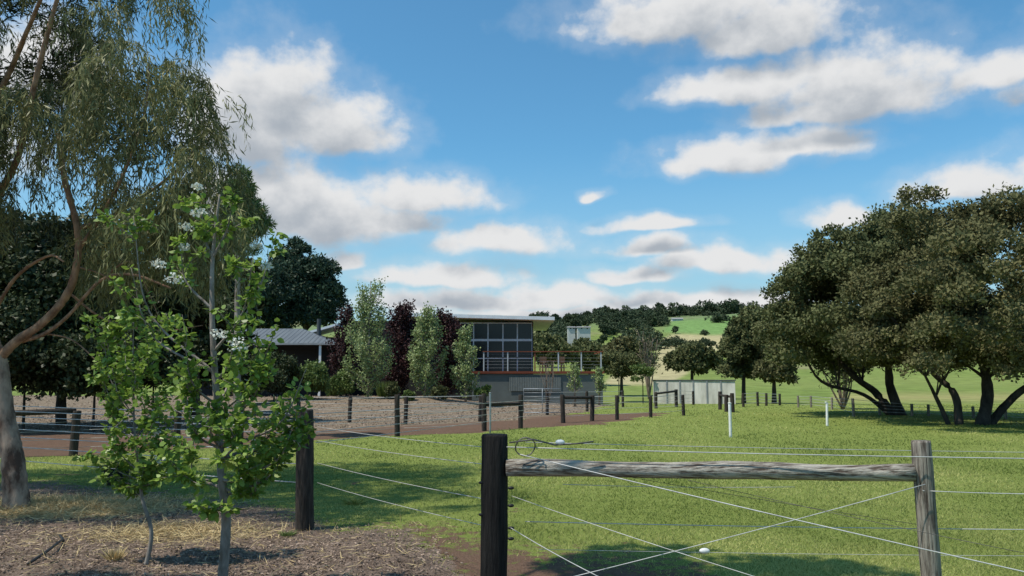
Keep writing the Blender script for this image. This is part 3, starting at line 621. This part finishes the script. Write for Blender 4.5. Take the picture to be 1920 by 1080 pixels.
# ---------------------------------------------------------------- garden trees
def column_tree(label,cx,top,bot,hw,Y,lm,name,group,n=3500,Ll=.13,lw=.05):
    t=W(cx,top,Y); b=W(cx,bot,Y); x0=b[0]; hwid=hw*Y/F; root=thing(name,label,'tree',(x0,Y,0),group)
    mb=MB(); mb.tube([(x0,Y,-.1),(x0,Y,b[2]*.5+t[2]*.5),(x0,Y,t[2]-.3)],[.08,.05,.015],7)
    H_=t[2]-b[2]; P=[];S_=[]; nb=46
    for k in range(nb):
        f=(k+random.random())/nb; a=random.random()*6.283; ww=hwid*(.4+.6*random.random())*(1.0 if f<.45 else 1-.65*(f-.45)/.55)
        s=np.array([x0,Y,b[2]+.2+H_*f*.72]); top_=s+np.array([math.cos(a)*ww,math.sin(a)*ww,H_*random.uniform(.14,.32)])
        top_[2]=min(top_[2],t[2]-random.random()*.35)
        mid=s*.5+top_*.5+np.array([math.cos(a),math.sin(a),0])*ww*.35
        q=curve([s,mid,top_],5); mb.tube(q,list(np.linspace(.025,.006,len(q))),4)
        m=n//nb; tt=rng.random(m)**.75; qa=np.array(q); ii=tt*(len(q)-1); i0=np.clip(ii.astype(int),0,len(q)-2); pp=qa[i0]+(qa[i0+1]-qa[i0])*(ii-i0)[:,None]
        P.append(pp+rng.normal(size=(m,3))*hwid*.10); S_.append(rng.random(m)*.6+random.random()*.4)
    mb.build('trunk',M['bark_grey'],root,True); P=np.concatenate(P)
    leafobj('crown',leafV(P,rdir(len(P))+[0,0,.3],Ll*(.6+.7*rng.random(len(P))),lw),np.concatenate(S_),lm,root)
GP='upright trees before the house'; GU='purple trees before the house'
column_tree('tall upright pear tree in pale leaf, leftmost of three before the house',690,518,752,47,46,L_colp,'columnar_pear_tree',GP,7000)
column_tree('upright pale pear tree before the house wall, middle of three',797,566,752,40,46,L_colp,'columnar_pear_tree',GP,5400)
column_tree('shortest upright pale pear tree, beside the window wall',873,606,755,28,46,L_colp,'columnar_pear_tree',GP,3600)
column_tree('dark purple plum tree left of the tallest pale pear',645,562,748,34,50,L_plum,'purple_plum_tree',GU,6200,.14,.055)
column_tree('dark purple plum tree between the two taller pale pears',755,560,750,46,50,L_plum,'purple_plum_tree',GU,10500,.14,.055)
column_tree('dark purple plum tree behind the shortest pale pear',836,574,750,44,50,L_plum,'purple_plum_tree',GU,10500,.14,.055)
column_tree('small pale sapling growing in front of the deck wall',1078,678,745,14,47,L_colp,'sapling','saplings by the deck',700)
column_tree('small pale sapling at the right corner of the deck',1124,686,748,13,49,L_colp,'sapling','saplings by the deck',700)
def twig(label,px_,top,bot,hw,Y,m,name='bare_tree',leaves=0,lm=None,r=.05):
    g=W(px_,711,Y); gz=float(tz(g[0],Y)); x0=g[0]; z1=W(px_,top,Y)[2]; root=thing(name,label,'tree',(x0,Y,gz)); mb=MB(); hwid=hw*Y/F; Q=[]
    for k in range(9):
        a=random.random()*6.28; e=np.array([x0+math.cos(a)*hwid*random.random(),Y+math.sin(a)*hwid*.6,gz+(z1-gz)*random.uniform(.75,1)]); s=np.array([x0,Y,gz-.05]); mid=s*.5+e*.5+rng.normal(size=3)*hwid*.12
        q=curve([s,mid,e],5); mb.tube(q,list(np.linspace(r,r*.25,len(q))),5)
        for _ in range(7):
            s2=q[random.randint(4,9)]; e2=s2+np.array([random.uniform(-1,1)*hwid*.5,random.uniform(-.5,.5)*hwid,(z1-gz)*random.uniform(.05,.25)]); mb.tube([s2,(s2+e2)/2+rng.normal(size=3)*.05,e2],[r*.3,r*.2,r*.1],4); Q.append(e2)
    mb.build('trunk',m,root,True)
    if leaves:
        Q=np.array(Q); P=Q[rng.integers(0,len(Q),leaves)]+rng.normal(size=(leaves,3))*hwid*.16; leafobj('crown',leafV(P,rdir(leaves),.2,.06),rng.random(leaves),lm,root)
twig('bare weeping shrub in front of the corrugated panel',1028,672,745,24,50,M['bark_pale'],'bare_shrub',r=.025)
twig('grey twiggy half bare tree right of the deck',1216,628,722,40,72,M['bark_pale'],leaves=500,lm=L_gumb,r=.08)
twig('multi stemmed pale tree left of the big spreading trees',1578,655,768,48,43,M['bark_pale'],'multi_stem_tree',leaves=1200,lm=L_gum,r=.06)
for (pp,t,b_,hw,l) in ((628,702,752,26,'spiky green strappy clump at the left end of the garden bed'),(722,712,752,18,'spiky green strappy clump under the tallest pale pear')):
    g=G(pp,b_); g[1]=min(g[1],49); g[0]=W(pp,711,g[1])[0]; n=500; Yy=g[1]; hh=W(pp,t,Yy)[2]; a=rng.random(n)*6.28; rr=rng.random(n)*hw*Yy/F
    A=np.stack([np.cos(a)*rr*.9,np.sin(a)*rr*.9,np.full(n,hh)*(.7+.3*rng.random(n))],1); P=np.tile(g,(n,1))+np.stack([np.cos(a),np.sin(a),a*0],1)*.15
    o=leafobj('strappy_plant',leafV(P,A,np.linalg.norm(A,axis=1),.03),rng.random(n),L_shrub,org=g); tag(o,l,'plant')
def bush(label,cx,top,bot,hw,Y,lm,nl=500,name='shrub',group=None,np_=8,Ll=.14,lw=.05):
    return ptree(name,label,'shrub',cx,top,bot,hw,Y,lm,M['bark_dark'],np_,nl,Ll,lw,.05,group=group,pr=.5,fl=.9,zmin=-.9)
bush('bright green rounded shrub under the verandah',585,680,748,38,44,L_shrub,700,np_=12)
bush('mid green shrub between verandah and tallest pale pear',640,690,748,26,47,L_shrub,600)
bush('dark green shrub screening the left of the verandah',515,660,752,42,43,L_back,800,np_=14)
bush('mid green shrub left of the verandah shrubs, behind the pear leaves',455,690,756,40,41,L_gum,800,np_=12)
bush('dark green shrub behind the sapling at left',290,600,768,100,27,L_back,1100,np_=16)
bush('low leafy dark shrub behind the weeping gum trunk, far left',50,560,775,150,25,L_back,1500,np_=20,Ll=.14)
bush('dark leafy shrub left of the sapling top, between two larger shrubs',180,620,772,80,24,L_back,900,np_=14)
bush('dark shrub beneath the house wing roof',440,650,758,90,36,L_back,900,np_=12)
bush('small round shrub at the left foot of the plum trees',735,718,752,16,45,L_gum,250)
bush('low green shrub between the shortest pear and the deck',905,722,750,18,46,L_shrub,250)
bush('low grey green shrub at the foot of the middle pale pear',822,724,753,20,45,L_gum,250)
bush('low green shrub at the foot of the tallest pale pear, right side',770,728,756,14,44,L_shrub,200)
bush('pale green bush on the left side of the concrete tank',1205,682,722,30,60,L_shrub,300)
bush('dark green bush on the right of the deck',1160,655,722,45,66,L_gum,500,Ll=.2,lw=.07)
ptree('pine_tree','dark bushy evergreen tree rising behind the low house wing','tree',575,438,690,76,75,L_pine,M['bark_dark'],44,1100,.33,.09,.3,pr=.34)
ptree('evergreen_tree','dark evergreen tree left of the bushy one, mostly behind leaves','tree',465,470,720,80,70,L_pine,M['bark_dark'],26,700,.35,.09,.3)
ptree('willow_tree','light green feathery tree at the right edge of the weeping gum','tree',448,265,560,62,22,L_willow,M['bark_grey'],34,460,.14,.016,.12,pr=.3)
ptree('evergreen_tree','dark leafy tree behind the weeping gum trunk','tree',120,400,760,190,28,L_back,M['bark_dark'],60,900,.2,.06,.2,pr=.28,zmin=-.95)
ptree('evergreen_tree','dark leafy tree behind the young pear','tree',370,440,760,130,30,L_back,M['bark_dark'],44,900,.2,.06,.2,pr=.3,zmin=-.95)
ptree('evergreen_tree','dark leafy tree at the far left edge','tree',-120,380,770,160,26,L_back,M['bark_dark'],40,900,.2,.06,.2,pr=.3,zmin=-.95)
# big spreading trees right
def spread(label,bx,by,stems,cpx,ctop,cbot,chw,Y,npf,nl,lm,Ll,lw,ry=.75,rs=1.0,extra=()):
    g=G(bx,by); root=thing('spreading_tree',label,'tree',(g[0],Y,0)); t=W(cpx,ctop,Y); b=W(cpx,cbot,Y); hw=chw*Y/F; base=b[2]; hz=t[2]-b[2]
    C=[];R=[]
    while len(C)<npf:
        d=rdir(1)[0]; d[2]=abs(d[2])
        k=random.uniform(.80,.95) if random.random()<.84 else random.uniform(.35,.75)
        hr=math.hypot(d[0],d[1]); zf=(1-hr**2.6)**.5 if hr<1 else 0
        p=np.array([t[0],Y,base+.6])+np.array([d[0]*hw*k,d[1]*hw*ry*k,zf*(hz-.9)*k])
        if random.random()<.12: p[2]=base+random.uniform(.3,1.8)
        C.append(p); R.append(random.uniform(.5,1.3)*Y/32*rs)
    for (ex,ey,ed) in extra: C.append(W(ex,ey,Y+ed)); R.append(.9*Y/32*rs)
    C=np.array(C);R=np.array(R)
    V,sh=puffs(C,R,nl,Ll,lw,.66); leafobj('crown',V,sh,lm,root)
    for (sx,sy,pts,r) in stems:
        s=G(sx,sy); s=np.array([s[0],Y+random.uniform(-.3,.3),-.1]); q=[s]+[W(a_,b_,Y+random.uniform(-.5,.5)) for a_,b_ in pts]
        q=curve(q,5); mb=MB(); mb.tube(q,list(np.linspace(r,r*.45,len(q))),9,.2)
        tg=C[np.argsort(np.linalg.norm(C-q[-1],axis=1))[:9]]; limbs(mb,q[-1],tg,r*.4,r*.1,6)
        tg=C[np.argsort(np.linalg.norm(C-q[len(q)//2],axis=1))[:4]]; limbs(mb,q[len(q)//2],tg,r*.3,r*.08,5)
        mb.build('trunk',M['bark_dark'],root,True)
ex1=[(1470,590,-1),(1480,550,-1),(1500,620,-3),(1560,600,-4),(1620,560,-4.5),(1500,520,-2),(1530,480,-1.5),(1580,500,-3.5),(1640,480,-4),(1480,670,-2),(1600,640,-4.5)]
spread('big dark dome-crowned gum tree, left one of the spreading pair',1660,775,[(1665,777,[(1640,735),(1600,705),(1560,660)],.20),(1672,777,[(1668,720),(1670,660),(1690,600)],.23),(1650,776,[(1620,740),(1540,715),(1500,650)],.10)],1635,395,705,196,36,140,850,L_gum,.16,.05,rs=.93,extra=ex1)
ex2=[(1700,420,-2),(1720,540,-4),(1760,620,-4.5),(1740,690,-3.5),(1860,640,-4.5),(1800,560,-5),(1780,470,-4.5),(1850,520,-5),(1900,600,-5),(1900,460,-5),(1720,380,-1),(1900,700,-3)]
spread('broad dark dome-crowned gum tree at the right edge, nearest of the pair',1830,797,[(1850,798,[(1852,740),(1845,690),(1830,620)],.24),(1805,797,[(1790,740),(1750,700),(1700,640)],.15),(1780,796,[(1755,745),(1735,705)],.09),(1870,798,[(1900,745),(1960,700),(2000,640)],.16)],1895,345,716,325,28.5,210,850,L_gumb,.125,.041,rs=.93,extra=ex2)
ptree('round_tree','dark rounded tree between the concrete tank and the big gums','tree',1393,556,745,54,62,L_gum,M['bark_dark'],36,700,.25,.08,.2,pr=.34,zmin=-.95)
ptree('round_tree','low dark wide tree behind the concrete tank','tree',1297,634,716,54,72,L_gum,M['bark_dark'],24,550,.28,.09,.2,pr=.42,zmin=-.9)
ptree('round_tree','dark tree touching the left side of the big gums','tree',1450,600,748,46,58,L_gumb,M['bark_dark'],28,600,.24,.08,.2,pr=.36,zmin=-.95)
ptree('round_tree','dark leaning tree right of the deck','tree',1165,632,716,46,80,L_gumb,M['bark_dark'],22,500,.3,.1,.2,pr=.42,zmin=-.9)
ptree('round_tree','dark tree seen just past the end of the house roof','tree',1035,622,700,46,95,L_gum,M['bark_dark'],22,500,.35,.12,.2,pr=.42,zmin=-.9)
ptree('round_tree','dark tree between the deck railing and the twiggy tree, behind','tree',1105,636,705,44,110,L_gum,M['bark_dark'],20,500,.4,.13,.2,pr=.42,zmin=-.9)
# hillside trees
def hill_proto(label,wd,hh,grp):
    root=thing('hill_tree',label,'tree',(0,0,0),grp); C=ellip((0,0,hh*.52),(wd*.5,wd*.5,hh*.40),16,.2,1.0,-.98)
    V,sh=puffs(C,wd*.22*(.7+.6*rng.random(len(C))),110,.95,.36,.85); mb=MB(); mb.tube([(0,0,-1),(0,0,hh*.5)],[.3,.18],6); limbs(mb,(0,0,hh*.4),C[:4],.15,.05,4)
    mb.build('trunk',M['bark_dark'],root,True); leafobj('crown',V,sh,L_hill,root); return root
GRP='trees on the far hillside'
protos=[hill_proto('dark bushy gum tree on the far hillside',9,9,GRP),hill_proto('dark bushy gum tree on the far hillside',14,8,GRP),hill_proto('dark bushy gum tree on the far hillside',7,12,GRP)]
used=[False]*3
spots=[]
for k in range(120): spots.append((985+475*k/119+random.uniform(-8,8),random.uniform(570,690),random.choice([.4,.6,.8,1.0,1.3])*random.uniform(.8,1.1)))
for k in range(95): spots.append((random.uniform(980,1245),random.uniform(230,560),random.uniform(.5,.95)))
for k in range(12): spots.append((random.uniform(1000,1235),random.uniform(150,230),random.uniform(.5,.8)))
for k in range(12): spots.append((random.uniform(1345,1470),random.uniform(220,520),random.uniform(.6,.9)))
for k in range(14): spots.append((random.uniform(1240,1345),random.choice([300,310,400,405,550,555])+random.uniform(-6,6),random.uniform(.3,.5)))
for k in range(32): spots.append((1450+480*k/31,random.uniform(380,620),random.uniform(.7,1.2)))
for px_,Yy,s_ in spots:
    k=random.randrange(3); p=protos[k]; xx=(px_-960)/F*Yy
    if used[k]:
        r=p.copy(); COL.objects.link(r)
        for ch in p.children: c=ch.copy(); COL.objects.link(c); c.parent=r
    else: r=p; used[k]=True
    r.location=(xx,Yy,float(tz(xx,Yy))-.8); r.scale=(s_*random.uniform(.85,1.3),s_,s_*random.uniform(.8,1.1)); r.rotation_euler=(0,0,random.random()*6.28)
for (px_,Yy,w_,l) in ((1094,225,3.6,'long white farmhouse among trees on the hill, nearest the house roof'),(1071,228,2.0,'small white shed left of the long hill farmhouse'),(1270,520,7,'small pale house beside the bright green hill field')):
    xx=(px_-960)/F*Yy; z0=float(tz(xx,Yy)); hh_=max(z0,W(px_,618,Yy)[2]); t=thing('farmhouse',l,'house',(xx,Yy,z0)); s_=.32 if Yy<300 else .7
    MB().box(xx-w_/2,xx+w_/2,Yy-2,Yy+2,z0-1,hh_+1.6*s_).build('wall',M['farmwhite'],t)
    m1=MB(); zr=hh_+1.6*s_; e=[(xx-w_/2-.2,Yy-2.4,zr),(xx+w_/2+.2,Yy-2.4,zr),(xx+w_/2+.2,Yy+2.4,zr),(xx-w_/2-.2,Yy+2.4,zr)]; a_=(xx-w_/2-.2,Yy,zr+1.1*s_);b_=(xx+w_/2+.2,Yy,zr+1.1*s_)
    m1.poly([e[0],e[1],b_,a_]);m1.poly([e[2],e[3],a_,b_]);m1.poly([e[1],e[2],b_]);m1.poly([e[3],e[0],a_]); m1.build('roof',M['redroof'],t)
    for q in (-.25,.2): MB().box(xx+w_*q,xx+w_*q+.4,Yy-2.06,Yy-2.01,hh_+.08,hh_+.4).build('window',M['glass'],t)
# ---------------------------------------------------------------- sky
SUN=Vector((-.50,-.22,1.0)).normalized(); el=math.asin(SUN.z); az=math.atan2(SUN.x,SUN.y)
Wd=bpy.data.worlds.new('World'); S.world=Wd; Wd.use_nodes=True; N=Wd.node_tree.nodes; L=Wd.node_tree.links; bg=N['Background']; bg.inputs['Strength'].default_value=.1
CL=[(520,140,105,85),(620,215,125,75),(450,200,110,110),(500,330,150,75),(600,385,170,65),(790,352,130,44),(700,395,140,42),(945,440,115,38),
(830,512,150,30),(1050,545,140,28),(900,562,260,26),(1270,5,200,66),(1440,40,160,56),(1400,148,140,38),(1600,140,165,78),(1700,165,75,52),(1560,200,150,28),(1370,282,140,40),(1510,268,100,34),
(1210,418,95,16),(1215,456,90,24),(1370,480,145,30),(1180,512,90,22),(1830,335,115,32),(1890,110,85,40),(1115,362,24,12),(1580,400,60,24),(40,90,140,90),(655,482,42,24),(1300,560,220,22),(1100,586,320,16),(2050,300,120,60),(2100,80,150,70),(-200,200,200,100)]
gp_=bpy.data.node_groups.new('CloudField','ShaderNodeTree'); gp_.interface.new_socket('UV',in_out='INPUT',socket_type='NodeSocketVector'); gp_.interface.new_socket('F',in_out='OUTPUT',socket_type='NodeSocketFloat')
gn=gp_.nodes; gl=gp_.links; gi=gn.new('NodeGroupInput'); go=gn.new('NodeGroupOutput')
def gv(op,a,b=None,c=None):
    m=gn.new('ShaderNodeVectorMath'); m.operation=op
    for i_,q in enumerate((a,b,c)):
        if q is None: continue
        if isinstance(q,tuple): m.inputs[i_].default_value=q
        else: gl.new(q,m.inputs[i_])
    return m
nw=gn.new('ShaderNodeTexNoise'); nw.inputs['Scale'].default_value=14; nw.inputs['Detail'].default_value=2; gl.new(gi.outputs[0],nw.inputs['Vector'])
ws=gv('MULTIPLY_ADD',nw.outputs['Color'],(.045,.030,0),(-.0225,-.015,0)); wa=gv('ADD',gi.outputs[0],ws.outputs[0]).outputs[0]
prev=None
for (cx,cy,aw,ah) in CL:
    a,dy,dz_=ray(cx,cy); n_=math.sqrt(a*a+dy*dy+dz_*dz_); u=math.atan2(a,dy); v=math.asin(dz_/n_); A_=aw*1.35/F; B_=ah*1.5/F
    m0=gv('MULTIPLY_ADD',wa,(1/A_,1/B_,0),(-u/A_,-(v-B_*.3)/B_,0)).outputs[0]
    m1_=gv('MULTIPLY',m0,(-1,-2.1,0)).outputs[0]; m2_=gv('MAXIMUM',m0,m1_).outputs[0]; ln=gv('LENGTH',m2_).outputs['Value']
    if prev is None: prev=ln
    else:
        mi=gn.new('ShaderNodeMath'); mi.operation='SMOOTH_MIN'; mi.inputs[2].default_value=.14; gl.new(prev,mi.inputs[0]); gl.new(ln,mi.inputs[1]); prev=mi.outputs[0]
sxo=gv('MULTIPLY',gi.outputs[0],(1,1.2,1)).outputs[0]
nz=gn.new('ShaderNodeTexNoise'); nz.inputs['Scale'].default_value=18; nz.inputs['Detail'].default_value=8; nz.inputs['Roughness'].default_value=.55; gl.new(sxo,nz.inputs['Vector'])
k1=gn.new('ShaderNodeMath'); k1.operation='MULTIPLY_ADD'; gl.new(nz.outputs[0],k1.inputs[0]); k1.inputs[1].default_value=1.35; k1.inputs[2].default_value=-.675+.92
k2=gn.new('ShaderNodeMath'); k2.operation='SUBTRACT'; gl.new(k1.outputs[0],k2.inputs[0]); gl.new(prev,k2.inputs[1]); gl.new(k2.outputs[0],go.inputs[0])
def mth(op,a,b=None,c=None):
    m=N.new('ShaderNodeMath'); m.operation=op
    for i_,q in enumerate((a,b,c)):
        if q is None: continue
        if isinstance(q,(int,float)): m.inputs[i_].default_value=q
        else: L.new(q,m.inputs[i_])
    return m.outputs[0]
tc=N.new('ShaderNodeTexCoord'); sp=N.new('ShaderNodeSeparateXYZ'); L.new(tc.outputs['Generated'],sp.inputs[0])
u=mth('ARCTAN2',sp.outputs[0],sp.outputs[1]); v=mth('ARCSINE',sp.outputs[2])
def fieldat(du,dv):
    cb=N.new('ShaderNodeCombineXYZ'); L.new(mth('ADD',u,du),cb.inputs[0]); L.new(mth('ADD',v,dv),cb.inputs[1])
    g_=N.new('ShaderNodeGroup'); g_.node_tree=gp_; L.new(cb.outputs[0],g_.inputs[0]); return g_.outputs[0]
def mr(x_,a,b,c=0,d=1):
    r=N.new('ShaderNodeMapRange'); r.interpolation_type='SMOOTHSTEP'; L.new(x_,r.inputs['Value'])
    for nme,q in zip(('From Min','From Max','To Min','To Max'),(a,b,c,d)): r.inputs[nme].default_value=q
    return r.outputs[0]
f0=fieldat(0,0); f1=fieldat(-.010,.030)
dens=mth('MAXIMUM',mr(f0,-.08,.50),mr(f0,-.40,.25,0,.20)); shd=mr(f1,.0,.95)
sky=N.new('ShaderNodeTexSky'); sky.sky_type='NISHITA'; sky.sun_disc=False; sky.sun_elevation=el; sky.sun_rotation=az; sky.air_density=1.0; sky.dust_density=.6; sky.ozone_density=2.0
def mixc(f,a,b,bt='MIX'):
    q=N.new('ShaderNodeMix'); q.data_type='RGBA'; q.blend_type=bt
    for i_,w_ in ((0,f),(6,a),(7,b)):
        if isinstance(w_,(float,int)): q.inputs[i_].default_value=w_
        elif isinstance(w_,tuple): q.inputs[i_].default_value=(*w_,1)
        else: L.new(w_,q.inputs[i_])
    return q.outputs[2]
skc=mixc(1.0,sky.outputs[0],(.82,1.46,1.58),'MULTIPLY')
skc=mixc(mr(v,.0,.30,.8,0),skc,(4.2,5.8,6.7))
cc=mixc(shd,(7.9,7.95,8.0),(4.0,4.45,5.0))
L.new(mixc(dens,skc,cc),bg.inputs['Color'])
sl=bpy.data.lights.new('sun','SUN'); sl.energy=4.6; sl.angle=math.radians(.53); sl.color=(1,.93,.81); so=link(bpy.data.objects.new('sun',sl)); so.rotation_euler=SUN.to_track_quat('Z','Y').to_euler(); so.location=(-20,-10,30)
cam=bpy.data.cameras.new('camera'); cam.lens=28; cam.sensor_width=36; cam.clip_end=5000; co=link(bpy.data.objects.new('camera',cam)); co.location=(0,0,CZ); co.rotation_euler=(math.pi/2+PIT,0,0); S.camera=co
S.view_settings.view_transform='Standard'; S.view_settings.look='None'; S.view_settings.exposure=0
